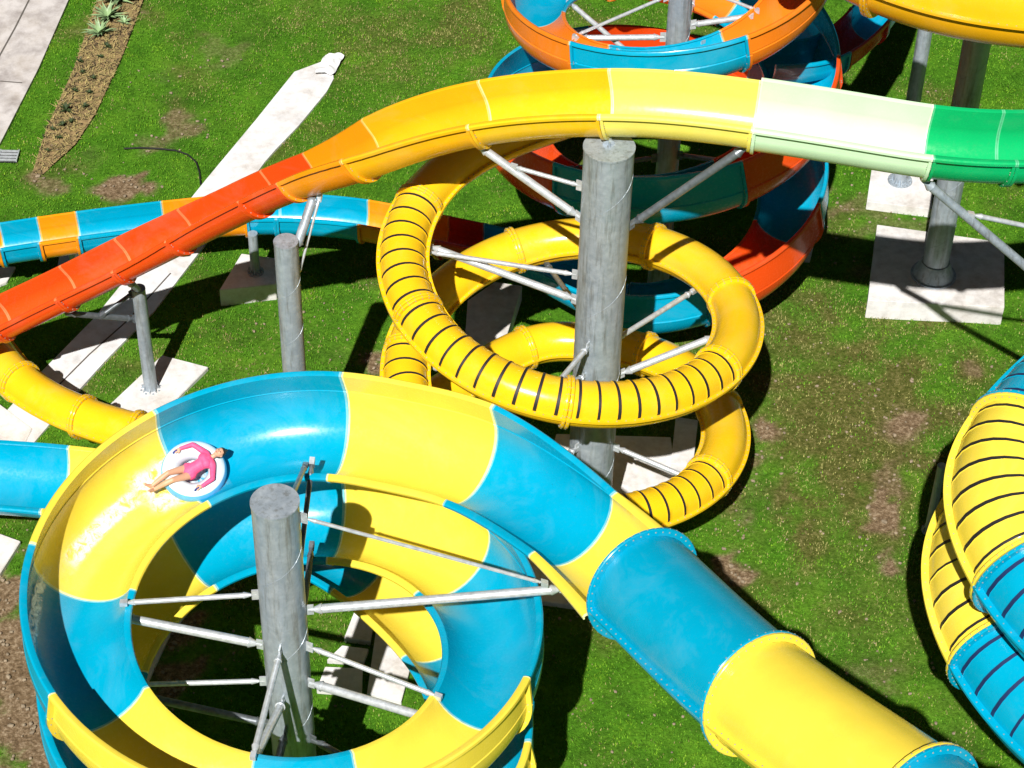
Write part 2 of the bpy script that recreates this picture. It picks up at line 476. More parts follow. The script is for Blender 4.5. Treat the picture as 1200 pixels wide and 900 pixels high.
sB = [dict(u0=0, u1=1, col='yellow', kind='tube', r=.99, fl=.12, fh=.13), dict(u0=1, u1=2, col='blue', kind='tube', r=.99, fl=.12, fh=.13),
      dict(u0=2, u1=3, col='lemon', kind='tube', r=.99, fl=.12, fh=.13), dict(u0=3, u1=4, col='blue', kind='tube', r=.99, fl=.12, fh=.13),
      dict(u0=4, u1=4.95, col='lemon', kind='open', prof=dict(pBx, r=.98, lip=.22), prof1=pB0), dict(u0=4.95, u1=6, col='blue', kind='open', prof=pB0, prof1=pB)]
seams = [80, 126, 173, 216, 264, 298, 340, 399, 442, 487, 533, 576, 624, 658, 705]
cols = ['blue', 'lemon']; prev = None
sB.append(dict(u0=6, u1=UB(80), col='lemon', kind='open', prof=pB))
for i in range(len(seams)-1):
    big = seams[i] in (216, 264, 298)
    sB.append(dict(u0=UB(seams[i]), u1=UB(seams[i+1]), col=cols[i % 2], kind='open', prof=dict(pB, wr=.62, flare=.08) if big else pB, fh=.10))
for a, b_, c_, q0, q1 in ((-1,.5,'blue',pB,pB),(.5,1.75,'lemon',pB,pBx),(1.75,3.2,'blue',pBx,pBx),(3.2,4.35,'blue',pBx,pBx),(4.35,4.97,'lemon',pBx,pBx),(4.97,6.2,'blue',pBx,pBx),(6.2,7,'lemon',pBx,pBx)):
    sB.append(dict(u0=nlast+a, u1=nlast+b_, col=c_, kind='open', prof=q0, prof1=q1))
# the yellow joint piece near x=65
flume('raft_slide', 'wide turquoise and yellow spiral slide with a rider and a fat tunnel', pathB, sB)

# ------------------------------------------------------------------ slide C : ribbed yellow tube coil
CC = Vector((1.22, 36.15, 0)); CR = 3.60
CZ = lambda phi: 8.35-3.25*(phi-90)/360
lst = [(905,150,9.0,0), (800,128,8.75,0), (705,124,8.5,0)]
NC0 = len(lst)
for phi in range(105, 826, 15): lst.append(hel(CC, CR, phi, CZ(phi) if phi < 790 else CZ(790)-.3*(phi-790)/360*4, 0))
UC = lambda phi: NC0+(phi-105)/15
nl = len(lst)
lst += [(455,498,1.72,0),(375,520,1.6,0),(270,525,1.45,0),(160,508,1.3,0),(105,492,1.25,0),(50,468,1.2,0),(5,432,1.2,0),(-30,380,1.2,0),(-90,340,1.2,0)]
pathC = Path(pathpts(lst))
rC = .47
def tb(u0, u1, rib=0, c='tubeyellow'): return dict(u0=u0, u1=u1, col=c, kind='tube', r=rC, ribs=rib, fl=.08, fh=.07, ribw=.06)
sC = [tb(0, 1), tb(1, 2), tb(2, UC(157))]
for a, b in ((157,207),(207,268),(268,328)): sC.append(tb(UC(a), UC(b), .40))
for a, b in ((328,373),(373,418),(418,470),(470,532)): sC.append(tb(UC(a), UC(b)))
for a, b in ((532,590),(590,640),(640,690)): sC.append(tb(UC(a), UC(b), .40))
for a, b in ((690,733),(733,778),(778,825)): sC.append(tb(UC(a), UC(b)))
for a, b in ((0,1),(1,2),(2,3),(3,4),(4,5.15),(5.15,6.6),(6.6,8)): sC.append(tb(nl-1+a, nl-1+b, 0, 'tubeyellow') if a >= 3 else tb(nl-1+a, nl-1+b))
flume('tube_slide', 'coiled yellow tube slide with black crosswise ribs around the tall centre column', pathC, sC)

# ------------------------------------------------------------------ slide A : rainbow speed slide
lst = [(-160,454,1.3,0),(-80,413,2.1,0),(0,374,2.9,0),(100,326,4.2,0),(200,276,5.5,0),(300,226,7.4,-1),(350,205,8.35,-1),(413,181,9.5,-2),(500,148,10.5,-3),
       (600,128,11.2,-4),(715,122,11.7,-4),(800,126,11.8,-4),(890,138,11.8,-4),(1000,155,11.7,-4),(1090,171,11.6,-4),(1150,176,11.55,-3),(1230,176,11.5,-3),(1330,166,11.4,-3)]
pathA = Path(pathpts(lst), 14)
pA = dict(r=.48, lip=.09, aL=88, aR=88, wl=.28, wr=.18, thick=.025, notch=.002)
pA2 = dict(pA, r=.59, lip=.11, wl=.38, wr=.28)
pA3 = dict(pA, r=.62, lip=.12, wl=.42, wr=.30)
def op(u0, u1, c, pr): return dict(u0=u0, u1=u1, col=c, kind='open', prof=pr, fh=.07)
sA = [(op(a, b, c, pA) if a < 5.9 else dict(op(a, b, c, pA3 if a > 11.9 else pA2), **({} if a > 6 else dict(prof=pA, prof1=pA2)))) for a, b, c in ((0,1,'red'),(1,2.0,'red'),(2.0,2.75,'red'),(2.75,3.4,'red'),(3.4,4.1,'red'),(4.1,5.0,'red'),(5.0,5.95,'red'),
      (5.95,7.1,'amber'),(7.1,8.62,'gold'),(8.62,9.95,'yellow'),(9.95,11.95,'butter'),(11.95,14.0,'mint'),(14.0,15.4,'green'),(15.4,17,'green'))]
flume('rainbow_slide', 'long narrow open slide fading from orange red through yellow to green', pathA, sA)

# ------------------------------------------------------------------ slide F + G : orange and blue coil and its run-out
f0 = P(790, 64, 8.9); FR = 3.15; FC = Vector((f0.x, f0.y+FR, 0))
FZ = lambda psi: 8.9-3.4*(psi-90)/360        # psi = degrees turned clockwise, front = 90
lst = []
NF0 = 0
for psi in range(-90, 826, 15): lst.append(hel(FC, FR+.38*max(0, min(1, (psi-300)/90)), -psi, FZ(psi), -12 if psi < 790 else -7))
UF = lambda psi: (psi+90)/15
nf = len(lst)
lst += [(600,297,1.9,0),(530,282,1.85,0),(450,264,1.8,0),(400,256,1.8,0),(300,252,1.8,0),(200,261,1.75,0),(100,273,1.7,0),(0,288,1.6,0),(-100,304,1.45,0),(-200,320,1.35,0)]
pathF = Path(pathpts(lst))
pF = dict(r=.70, wl=.5, wr=.01, lip=.09, aL=80, aR=80, flare=.12, thick=.025)
pG = dict(r=.46, lip=.08, aL=88, aR=88, wl=.32, wr=.32, thick=.025, notch=.004)
sF = []
bounds = [-90, -55, 5, 65, 126, 185, 245, 305, 365, 425, 486, 545, 605, 665, 740, 793, 825]
for i in range(len(bounds)-1):
    sF.append(op(UF(bounds[i]), UF(bounds[i+1]), ['orange' if bounds[i] < 250 else 'red', 'blue'][i % 2], pF if bounds[i] < 240 else dict(pF, r=.84, wl=.8, flare=.02)))
flume('coil_slide', 'orange and blue open spiral slide winding down behind the rainbow slide around its own column', pathF, sF + [
    dict(u0=UF(825), u1=nf-.0, col='blue', kind='open', prof=pF, prof1=pG), op(nf, nf+.55, 'blue', pG), op(nf+.55, nf+1.15, 'crimson', pG), op(nf+1.15, nf+2.5, 'amber', pG),
    op(nf+2.5, nf+3.75, 'blue', pG), op(nf+3.75, nf+4.1, 'blue', pG), op(nf+4.1, nf+5.08, 'amber', pG), op(nf+5.08, nf+6.08, 'blue', pG), op(nf+6.08, nf+6.53, 'amber', pG),
    op(nf+6.53, nf+6.98, 'blue', pG), op(nf+6.98, nf+7.5, 'amber', pG), op(nf+7.5, nf+9, 'blue', pG)])
# feeder joining behind
lst = [(900,75,6.3,0),(960,72,6.2,0),(1003,45,6.2,0),(1038,2,6.25,0),(1062,-50,6.3,0),(1080,-110,6.4,0)]
pathJ = Path(pathpts(lst), 6)
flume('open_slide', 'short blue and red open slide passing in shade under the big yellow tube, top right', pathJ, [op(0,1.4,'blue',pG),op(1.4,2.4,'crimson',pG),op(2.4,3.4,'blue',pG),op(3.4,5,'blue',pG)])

# ------------------------------------------------------------------ slide D : big yellow tube, top right
lst = [(850,-180,11.9,0),(930,-100,11.8,0),(1010,-52,11.7,0),(1100,-17,11.6,0),(1200,0,11.5,0),(1310,4,11.4,0),(1420,-10,11.3,0)]
pathD = Path(pathpts(lst), 8)
def td(u0, u1, c, rib=0): return dict(u0=u0, u1=u1, col=c, kind='tube', r=1.0, ribs=rib, fl=.13, fh=.13, ribw=.06)
flume('wide_tube_slide', 'large smooth golden yellow tube slide high up in the top right corner', pathD, [td(0,1.3,'gold'),td(1.3,2.35,'gold'),td(2.35,4.6,'gold'),td(4.6,6,'gold')])

# ------------------------------------------------------------------ slide E : wide ribbed tube, right edge
lst = [(1600,470,8.9,0),(1480,400,8.75,0),(1350,395,8.55,0),(1278,436,8.4,0),(1224,488,8.2,0),(1178,558,8.0,0),(1187,630,7.8,0),(1228,702,7.6,0),(1300,770,7.4,0),(1400,815,7.2,0),(1510,800,7.0,0),
       (1570,720,6.75,0),(1560,620,6.5,0),(1490,540,6.3,0),(1380,505,6.1,0),(1270,525,5.9,0),(1190,580,5.75,0),(1149,655,5.6,0),(1163,735,5.45,0),(1212,815,5.3,0),(1290,885,5.15,0),(1390,930,5.0,0),(1500,935,4.8,0)]
pathE = Path(pathpts(lst), 12)
def te(u0, u1, c): return dict(u0=u0, u1=u1, col=c, kind='tube', r=1.05, ribs=.42, fl=.14, fh=.14, ribw=.06)
flume('spiral_tube_slide', 'fat ribbed tube slide in yellow and blue curling in two turns at the right edge', pathE,
      [te(0,2,'blue'),te(2,4.4,'blue'),te(4.4,6.55,'lemon'),te(6.55,9,'blue'),te(9,11,'lemon'),te(11,13,'blue'),te(13,15,'blue'),te(15,18.35,'lemon'),te(18.35,20.2,'blue'),te(20.2,22,'blue')])

# ------------------------------------------------------------------ columns and struts
def W(px, py, z): return P(px, py, z)
colB = column(322, 588, 9.7, .415, 'galvanized column standing inside the front turquoise and yellow spiral')
pb = colB.location
def on(col, z, dx=0, dy=0): return Vector((col.location.x+dx, col.location.y+dy, z))
def toward(col, q, r): 
    d = Vector((q.x-col.location.x, q.y-col.location.y, 0)).normalized()*r; return d
def arm(col, r, zc, q, rad=.07, m=None):
    d = toward(col, q, r+.03); a = Vector((col.location.x, col.location.y, zc))+d
    return strut(col, a, q, rad, m)
def Bpt(phi, side, dz=0):  # point under the channel rim; side -1 = inner
    p, T, S, U = pathB.at(pathB.s_of_u(UB(phi))); return p+S*side*(RB*.9)+U*(dz-.12)-U*.0
arm(colB, .415, 6.9, W(662, 690, 7.3), .085)
arm(colB, .415, 9.3, W(640, 684, 7.5), .035)
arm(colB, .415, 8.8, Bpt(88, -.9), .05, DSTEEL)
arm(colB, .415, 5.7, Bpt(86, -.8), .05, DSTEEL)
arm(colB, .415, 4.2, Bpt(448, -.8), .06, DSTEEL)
arm(colB, .415, 7.3, Bpt(180, -1), .05)
arm(colB, .415, 5.9, Bpt(178, -1, -.6), .085)
arm(colB, .415, 4.9, Bpt(540, -1), .05)
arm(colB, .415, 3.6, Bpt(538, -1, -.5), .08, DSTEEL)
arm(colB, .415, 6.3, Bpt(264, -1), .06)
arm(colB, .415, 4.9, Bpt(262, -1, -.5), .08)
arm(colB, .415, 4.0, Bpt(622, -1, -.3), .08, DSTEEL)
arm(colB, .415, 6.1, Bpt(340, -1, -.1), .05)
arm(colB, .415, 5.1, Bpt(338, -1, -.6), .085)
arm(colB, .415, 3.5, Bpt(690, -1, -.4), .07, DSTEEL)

colM = column(714, 172, 11.0, .50, 'tallest thick grey column rising through the yellow tube coil to the rainbow slide')
def Cpt(phi, k=.9):
    p, T, S, U = pathC.at(pathC.s_of_u(UC(phi))); return p-S*rC*k-U*.25
def Apt(u, side=0, dz=-.72):
    p, T, S, U = pathA.at(pathA.s_of_u(u)); return p+S*side+Z*dz
arm(colM, .5, 9.1, Apt(8.62, .2, -.55), .085)
arm(colM, .5, 9.9, (Apt(8.62, .2, -.55)*.72+on(colM, 9.1)*.28), .045)
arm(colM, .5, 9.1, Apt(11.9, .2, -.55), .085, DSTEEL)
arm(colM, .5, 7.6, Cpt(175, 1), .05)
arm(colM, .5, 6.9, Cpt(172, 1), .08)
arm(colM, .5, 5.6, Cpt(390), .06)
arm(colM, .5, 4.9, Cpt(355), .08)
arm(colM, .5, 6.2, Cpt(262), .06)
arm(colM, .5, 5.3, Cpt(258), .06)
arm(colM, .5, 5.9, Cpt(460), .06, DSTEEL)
arm(colM, .5, 4.1, Cpt(535), .06)
arm(colM, .5, 3.2, Cpt(610), .07)
arm(colM, .5, 3.0, Cpt(690), .06)
strut(colM, on(colM, 11.0), Apt(9.95, 0, -.6), .10, GALV, 'slide_bracket')

colN = column(335, 283, 7.6, .255, 'plain grey column behind the top of the front spiral under the red part of the rainbow slide')
strut(colN, on(colN, 7.4, .2), Apt(6.35, .1, -.62), .10, GALV, 'slide_bracket')
strut(colN, on(colN, 6.6, .2), Apt(6.45, .1, -.7), .03, STEEL)
c1 = column(162, 338, 3.25, .16, 'short column on the white footing beside the red slide', group='short slide posts')
strut(c1, on(c1, 2.3, -.15), Apt(2.75, .1, -.66), .07, DSTEEL)
strut(c1, on(c1, 3.1, -.15), Apt(2.75, .1, -.66)*.55+on(c1, 2.3)*.45, .05, DSTEEL)
strut(c1, on(c1, 3.2), Apt(3.5, .1, -.66), .08, GALV, 'slide_bracket')
c2 = column(296, 274, 1.75, .12, 'stubby post on a raised footing under the blue run-out slide', z0=.5, group='short slide posts')
c3 = column(85, 290, 1.1, .12, 'stubby post under the orange and blue run-out at the left', group='short slide posts')
colO = column(1149, 28, 9.6, .33, 'thick dark column on the large raised footing at the right', base=322, z0=.55)
bm = bmesh.new(); cyl(bm, colO.location+Z*.02, colO.location+Z*.45, .52, 32, .36); build('base_collar', bm, GALV, colO)
strut(colO, on(colO, 4.6, .3), W(1125, 130, 3.2), .05, STEEL)
colQ = column(1163, 30, 9.8, .06, 'thin steel post beside the thick dark column', group='thin posts', base=165)
colP = column(1089, 8, 6.6, .19, 'slim grey column on the square pale footing, upper right', z0=.25, base=212)
colR = column(1325, 200, 11.0, .4, 'thick column just outside the right edge holding the green slide')
arm(colR, .4, 7.5, Apt(13.95, .3, -.6), .09, GALV)
arm(colR, .4, 9.3, Apt(13.95, .3, -.6)*.74+on(colR, 7.5)*.26, .05)
colF = column(800, -30, 9.9, .27, 'grey column inside the orange and blue spiral at the top')
def Fpt(psi, k=.95):
    p, T, S, U = pathF.at(pathF.s_of_u(UF(psi))); return p+S*.70*k-U*.2
arm(colF, .27, 8.2, Fpt(150), .07); arm(colF, .27, 9.3, Fpt(153), .04)
arm(colF, .27, 8.6, Fpt(45), .07); arm(colF, .27, 9.6, Fpt(40), .04)
arm(colF, .27, 7.7, Fpt(75), .05); arm(colF, .27, 7.6, Fpt(120), .05); arm(colF, .27, 7.4, Fpt(290), .06); arm(colF, .27, 6.8, Fpt(205), .06)
arm(colF, .27, 5.0, Fpt(420), .06, DSTEEL); arm(colF, .27, 4.8, Fpt(500), .06, DSTEEL)
colE = column(1104, 546, 4.6, .10, 'slim post beside the ribbed tube spiral at the right edge', base=622)

# ------------------------------------------------------------------ footings and paving
def slab(name, label, cat, pts, zt, zb=-.05, m=CONC, group=None, kind=None, bev=.012):
    bm = bmesh.new(); t = [P(x, y, zt) for x, y in pts]; b = [Vector((v.x, v.y, zb)) for v in t]
    vt = [bm.verts.new(v) for v in t]; vb = [bm.verts.new(v) for v in b]; n = len(t)
    bm.faces.new(vt); bm.faces.new(vb[::-1])
    for i in range(n): bm.faces.new((vt[i], vb[i], vb[(i+1) % n], vt[(i+1) % n]))
    bmesh.ops.recalc_face_normals(bm, faces=bm.faces)
    if bev: bmesh.ops.bevel(bm, geom=[e for e in bm.edges], offset=bev, segments=2, affect='EDGES')
    o = build(name, bm, m, None, smooth=False)
    c = Vector((sum(v.x for v in t)/n, sum(v.y for v in t)/n, 0))
    o.data.transform(Matrix.Translation(-c)); o.location = c
    return tag(o, label, cat, group, kind)
G1 = 'concrete footings of the slide columns'
slab('concrete_footing', 'white footing under the short post beside the red slide', 'footing', [(190,416),(244,430),(182,493),(122,480)], .08, group=G1)
slab('concrete_footing', 'raised footing with a dark front under the blue run-out', 'footing', [(283,297),(328,303),(323,333),(257,340)], .5, group=G1)
slab('concrete_footing', 'large raised footing half in shade under the thick dark column', 'footing', [(1028,263),(1177,284),(1177,360),(1017,352)], .55, group=G1)
slab('concrete_footing', 'square pale footing under the slim column, upper right', 'footing', [(1022,195),(1094,207),(1092,245),(1016,236)], .25, group=G1)
slab('concrete_footing', 'footing in deep shade beside the red curve of the coil', 'footing', [(905,262),(958,266),(950,300),(885,297)], .2, group=G1)
slab('concrete_footing', 'footing below the yellow coil, white where the sun reaches it', 'footing', [(652,508),(786,512),(790,545),(788,575),(760,720),(600,700)], .12, group=G1)
slab('concrete_footing', 'small block at the right of the yellow coil footing', 'footing', [(792,488),(818,492),(812,546),(786,543)], .35, group=G1)
slab('concrete_footing', 'shaded block seen through the left of the yellow coil', 'footing', [(548,352),(580,330),(612,335),(590,405),(545,395)], .45, group=G1)
slab('concrete_footing', 'white footing cut off by the left edge below the run-out', 'footing', [(-40,610),(2,626),(24,634),(0,672),(-40,720)], .1, group=G1)
slab('concrete_footing', 'footing behind the small yellow tube at the left edge', 'footing', [(-40,455),(-5,470),(38,502),(28,522),(-40,560)], .06, group=G1)
slab('concrete_footing', 'small footing below the orange and blue run-out', 'footing', [(70,297),(99,298),(93,318),(66,318)], .05, group=G1)
slab('concrete_footing', 'pale footing at the left edge under the run-out', 'footing', [(-30,312),(18,312),(8,330),(-30,345)], .05, group=G1)
slab('concrete_footing', 'upper pale slab seen through the front spiral', 'footing', [(417,712),(440,716),(434,752),(403,748)], .1, group=G1)
slab('concrete_footing', 'middle pale slab seen through the front spiral', 'footing', [(401,756),(432,760),(426,776),(383,773)], .1, group=G1)
slab('concrete_footing', 'lower pale slab seen through the front spiral', 'footing', [(381,781),(425,783),(424,812),(371,808)], .1, group=G1)
slab('concrete_footing', 'grey slab in shade seen through the front spiral', 'footing', [(446,700),(500,712),(470,822),(430,812)], .12, group=G1)
slab('concrete_path', None, None, [(345,84),(388,68),(391,92),(383,107),(350,147),(322,176),(310,190),(230,300),(180,365),(123,423),(87,463),(30,530),(-30,600),(-60,560),(0,490),(47,437),(110,373),(165,305),(240,212),(300,140)], .035, m=CONCW, kind='structure', bev=0)
slab('walkway', None, None, [(-40,-40),(92,-40),(80,0),(45,80),(0,168),(-40,240)], .06, m=PAVE, kind='structure', bev=0)
slab('walkway_strip', None, None, [(243,690),(222,683),(180,745),(150,800),(172,802),(200,742)], .03, m=CONC, kind='structure', bev=0)
# joints in the walkway
jm = plain('dark joint', (.10, .09, .08), .9)
def ribbon(name, pts, width, m, z=.064, **k):
    bm = bmesh.new(); pr = None
    for x, y in pts:
        v = P(x, y, z)
        if pr is not None:
            d = (v-pr).normalized(); s_ = Vector((-d.y, d.x, 0))*width/2
            box(bm, (v+pr)/2, (v-pr)/2, s_, Z*.003)
        pr = v
    o = build(name, bm, m, None, smooth=False); return tag(o, **k)
ribbon('walkway_joint', [(34,0),(18,32),(-2,68)], .05, jm, kind='structure')
ribbon('walkway_joint', [(0,95),(26,97)], .04, jm, kind='structure')
ribbon('path_joint', [(200,320),(150,375),(105,415),(68,452)], .04, jm, .039, kind='structure')
# white cloth at the end of the path
bm = bmesh.new(); n = 14; c = P(386, 76, .1); g = []
for i in range(n+1):
    row = []
    for j in range(n+1):
        x = (i/n-.5)*.55; y = (j/n-.5)*.95
        v = Vector((x+.25*y, y, 0)); h = .10+.10*noise.noise(Vector((x*6, y*5, 3)))-.10*(abs(x)*2.6)**2
        row.append(bm.verts.new(c+v+Z*(max(h, 0)-.03)))
    g.append(row)
for i in range(n):
    for j in range(n): bm.faces.new((g[i][j], g[i+1][j], g[i+1][j+1], g[i][j+1]))
o = build('crumpled_sheet', bm, plain('white cloth', (.72, .73, .74), .9)); tag(o, 'crumpled white sheet lying at the tip of the pale path', 'sheet')

# hose
hosem = plain('black hose', (.015, .015, .015), .5)
bm = bmesh.new(); pr = None; hp = [(145,174),(165,173),(185,174),(205,176),(220,181),(230,190),(234,203),(235,216)]
for i in range(len(hp)-1):
    a = P(*hp[i], .04); b = P(*hp[i+1], .04); cyl(bm, a, b, .022, 8)
tag(build('hose', bm, hosem), 'thin black hose curving over the grass to the orange and blue run-out', 'hose')
bm = bmesh.new(); c = P(10, 182, .05)
for i in range(4): box(bm, c+Y*(i-1.5)*.13, X*.24, Y*.02, Z*.02)
for sx in (-1, 1): box(bm, c+X*sx*.25, X*.015, Y*.25, Z*.022)
box(bm, c-Z*.035, X*.26, Y*.27, Z*.01, 1)
tag(build('drain_grate', bm, [STEEL, hosem], smooth=False), 'small metal drain grate in the grass by the walkway', 'drain grate')

# ------------------------------------------------------------------ ground
DIRT = [(897,505,16,.9),(893,540,14,.8),(882,607,14,1),(857,665,17,1),(1060,500,24,.8),(1045,560,26,.6),(1035,600,20,.9),(1042,660,14,.8),(1020,800,30,.5),(980,440,50,.3),
        (1010,470,50,.35),(1150,760,60,.3),(20,760,60,1),(40,850,80,1),(-20,700,60,.9),(20,690,30,.7),(70,900,60,1),(0,980,150,1),(200,740,30,.9),(195,780,25,.9),
        (205,152,26,.6),(225,145,20,.6),(170,165,22,.5),(150,213,24,.8),(130,225,26,.7),(100,190,30,.4),(60,215,20,.6),(40,200,15,.7),(190,95,28,.4),(250,55,30,.5),
        (265,70,20,.5),(430,180,18,.2),(880,560,60,.4),(930,500,60,.3),(900,450,50,.25),(1000,580,60,.3),(960,620,60,.15),(750,860,60,.2),(700,700,30,.4),(440,430,14,.8),(430,380,20,.3),
        (345,400,60,.2),(420,420,25,.35),(100,120,10,.3),(1110,110,40,.2),(950,230,40,.6),(1040,270,60,.5)]
DRY = [(450,50,90,.8),(540,30,70,.9),(380,20,80,.6),(470,110,60,.5),(300,30,80,.4),(570,90,40,.7),(1000,500,190,1),(930,400,120,.9),(1020,690,120,.7),(880,480,70,.6),(330,420,90,.4),(220,120,60,.3),(1120,800,80,.5)]
DW = [(P(x, y, 0), r/ (FPX/54.)*1.15, s_) for x, y, r, s_ in DIRT]
DR = [(P(x, y, 0), r/ (FPX/54.)*1.3, s_) for x, y, r, s_ in DRY]
def soilamt(x, y):
    v = Vector((x, y, 0)); n = noise.fractal(v*1.1, 1, 2, 4); n2 = noise.fractal(v*.35+Vector((9, 2, 1)), 1, 2, 3)
    a = 0
    for c, r, s_ in DW:
        d = math.hypot((c.x-x), (c.y-y)*.72)/r
        if d < 2.2: a = max(a, min(1, s_*1.3)*max(0, min(1, 1.45-d+n*1.3)))
    a = max(a, max(0, min(.8, (n*.9+n2*.8-.55)*1.3)))
    b = 0
    for c, r, s_ in DR:
        d = math.hypot((c.x-x), (c.y-y)*.72)/r
        if d < 2: b = max(b, s_*max(0, min(1, 1.3-d+n*.7)))
    b = max(b, max(0, min(.8, n2*1.3+n*.5)))
    return a, b
xs = [-900, -300, -100, -40]+[-16+.22*i for i in range(160)]+[24, 40, 100, 300, 900]
ys = [-300, -60, 5]+[16+.22*i for i in range(205)]+[66, 80, 130, 300, 900]
bm = bmesh.new(); cl = bm.loops.layers.color.new('soil'); vs = []; vals = {}
for j, y in enumerate(ys):
    row = []
    for i, x in enumerate(xs):
        near = -16 <= x <= 20 and 16 <= y <= 61.5
        h = noise.noise(Vector((x*.8, y*.8, 0)))*.03-.03 if near else -.03
        v = bm.verts.new((x, y, h)); row.append(v); vals[v] = soilamt(x, y) if near else (.1, .3)
    vs.append(row)
for j in range(len(ys)-1):
    for i in range(len(xs)-1):
        f = bm.faces.new((vs[j][i], vs[j][i+1], vs[j+1][i+1], vs[j+1][i]))
        for l in f.loops:
            a, b = vals[l.vert]; l[cl] = (a, b, 0, 1)
gm, nt, b = mat('lawn soil', .95)
vc = nt.nodes.new('ShaderNodeVertexColor'); vc.layer_name = 'soil'
sep = nt.nodes.new('ShaderNodeSeparateColor'); nt.links.new(vc.outputs[0], sep.inputs[0])
n1 = tex_noise(nt, .7, 9, .75); n2 = tex_noise(nt, 11, 6, .75); n3 = tex_noise(nt, 45, 4, .8)
gr = ramp(nt, n1.outputs[0], [(.25, (.022, .085, .005)), (.5, (.068, .20, .010)), (.75, (.14, .31, .02))])
gr2 = ramp(nt, n2.outputs[0], [(.3, g3(.45)), (.5, g3(.9)), (.75, g3(1.35))])
grass = mix(nt, 1.0, gr.outputs[0], gr2.outputs[0], 'MULTIPLY')
dry = ramp(nt, n2.outputs[0], [(.3, (.03, .045, .006)), (.5, (.09, .10, .02)), (.66, (.19, .17, .06)), (.8, (.34, .29, .15))])
so_ = ramp(nt, n2.outputs[0], [(.28, (.05, .032, .015)), (.5, (.19, .13, .075)), (.68, (.40, .31, .21))])
g2 = mix(nt, sep.outputs[1], grass, dry.outputs[0])
fac = nt.nodes.new('ShaderNodeMath'); fac.operation = 'ADD'
m5 = nt.nodes.new('ShaderNodeMath'); m5.operation = 'MULTIPLY_ADD'; m5.inputs[1].default_value = 1.6; m5.inputs[2].default_value = -.8
nt.links.new(n3.outputs[0], m5.inputs[0]); nt.links.new(sep.outputs[0], fac.inputs[0]); nt.links.new(m5.outputs[0], fac.inputs[1])
fr = ramp(nt, fac.outputs[0], [(.2, g3(0)), (.75, g3(1))])
nt.links.new(mix(nt, fr.outputs[0], g2, so_.outputs[0]), b.inputs['Base Color'])
b.inputs['Specular IOR Level'].default_value = .1
bump(nt, b, n2.outputs[0], .9, .06)
tag(build('ground', bm, gm, recalc=False), kind='structure')

# grass blades
bm = bmesh.new()
gmat, nt, b = mat('grass blades', .8)
geo = nt.nodes.new('ShaderNodeNewGeometry')
n1 = tex_noise(nt, .9, 7, .7); n2 = tex_noise(nt, 25, 3)
ri = ramp(nt, n2.outputs[0], [(.3, (.028, .095, .005)), (.5, (.085, .225, .012)), (.68, (.19, .36, .03)), (.8, (.32, .40, .12))])
gn = ramp(nt, n1.outputs[0], [(.3, (.35, .45, .4)), (.48, (.85, .95, .9)), (.6, (1.4, 1.25, 1)), (.75, (2.2, 1.15, 1.3))])
nt.links.new(mix(nt, 1.0, ri.outputs[0], gn.outputs[0], 'MULTIPLY'), b.inputs['Base Color'])
b.inputs['Specular IOR Level'].default_value = .15
dmat = plain('dry grass blades', (.26, .25, .08), .9, 0, .5, 6)
rnd = random.Random(3)
polys = []
def inpoly(x, y, poly):
    c = False; j = len(poly)-1
    for i in range(len(poly)):
        if (poly[i].y > y) != (poly[j].y > y) and x < (poly[j].x-poly[i].x)*(y-poly[i].y)/(poly[j].y-poly[i].y)+poly[i].x: c = not c
        j = i
    return c
BED = [P(x, y, 0) for x, y in ((118,-10),(172,-10),(142,70),(110,138),(88,170),(50,205),(38,203),(55,150),(85,85))]
PTH = [P(x, y, 0) for x, y in ((345,84),(388,68),(391,92),(350,147),(310,190),(230,300),(180,365),(123,423),(87,463),(30,530),(-60,560),(0,490),(47,437),(110,373),(165,305),(240,212),(300,140))]
WLK = [P(x, y, 0) for x, y in ((-80,-60),(98,-60),(80,0),(45,80),(0,168),(-80,280))]
SLB = [o for o in bpy.data.objects if o.name.startswith('concrete_footing')]
rects = []
for o in SLB:
    xs_ = [v.co.x+o.location.x for v in o.data.vertices]; ys_ = [v.co.y+o.location.y for v in o.data.vertices]
    hull = [v.co+o.location for v in o.data.vertices if v.co.z > 0]
    rects.append((min(xs_), max(xs_), min(ys_), max(ys_), o))
def onslab(x, y):
    for a, b_, c, d, o in rects:
        if a < x < b_ and c < y < d:
            r, loc, nn, ix = o.ray_cast(Vector((x, y, 2))-o.location, Vector((0, 0, -1)))
            if r: return True
    return False
bpy.context.view_layer.update()
cnt = 0
verts = []; faces = []; mids = []
while cnt < 120000:
    x = rnd.uniform(-14, 15.5); y = rnd.uniform(18, 60)
    px, py = proj(Vector((x, y, 0)))
    if not (-40 < px < 1240 and -40 < py < 940): cnt += .2; continue
    cnt += 1
    a, d = soilamt(x, y)
    if rnd.random() < a*1.5: continue
    if inpoly(x, y, BED) or inpoly(x, y, PTH) or inpoly(x, y, WLK) or onslab(x, y): continue
    hh = rnd.uniform(.018, .05)*(1+.9*max(0, noise.noise(Vector((x*.7, y*.7, 5)))))
    dryp = .02+d*1.0*max(0, min(1, .6+1.8*noise.noise(Vector((x*2.2, y*2.2, 8)))))
    for k in range(3):
        isdry = rnd.random() < dryp
        t = rnd.uniform(0, 2*PI); c_, s__ = math.cos(t), math.sin(t); wv = rnd.uniform(.008, .016); l = rnd.uniform(.015, .05)
        ox, oy = rnd.uniform(-.09, .09), rnd.uniform(-.09, .09)
        i0 = len(verts)
        verts += [(x+ox-s__*wv, y+oy+c_*wv, -.01), (x+ox+s__*wv, y+oy-c_*wv, -.01), (x+ox+c_*l, y+oy+s__*l, hh)]
        faces.append((i0, i0+1, i0+2)); mids.append(1 if isdry else 0)
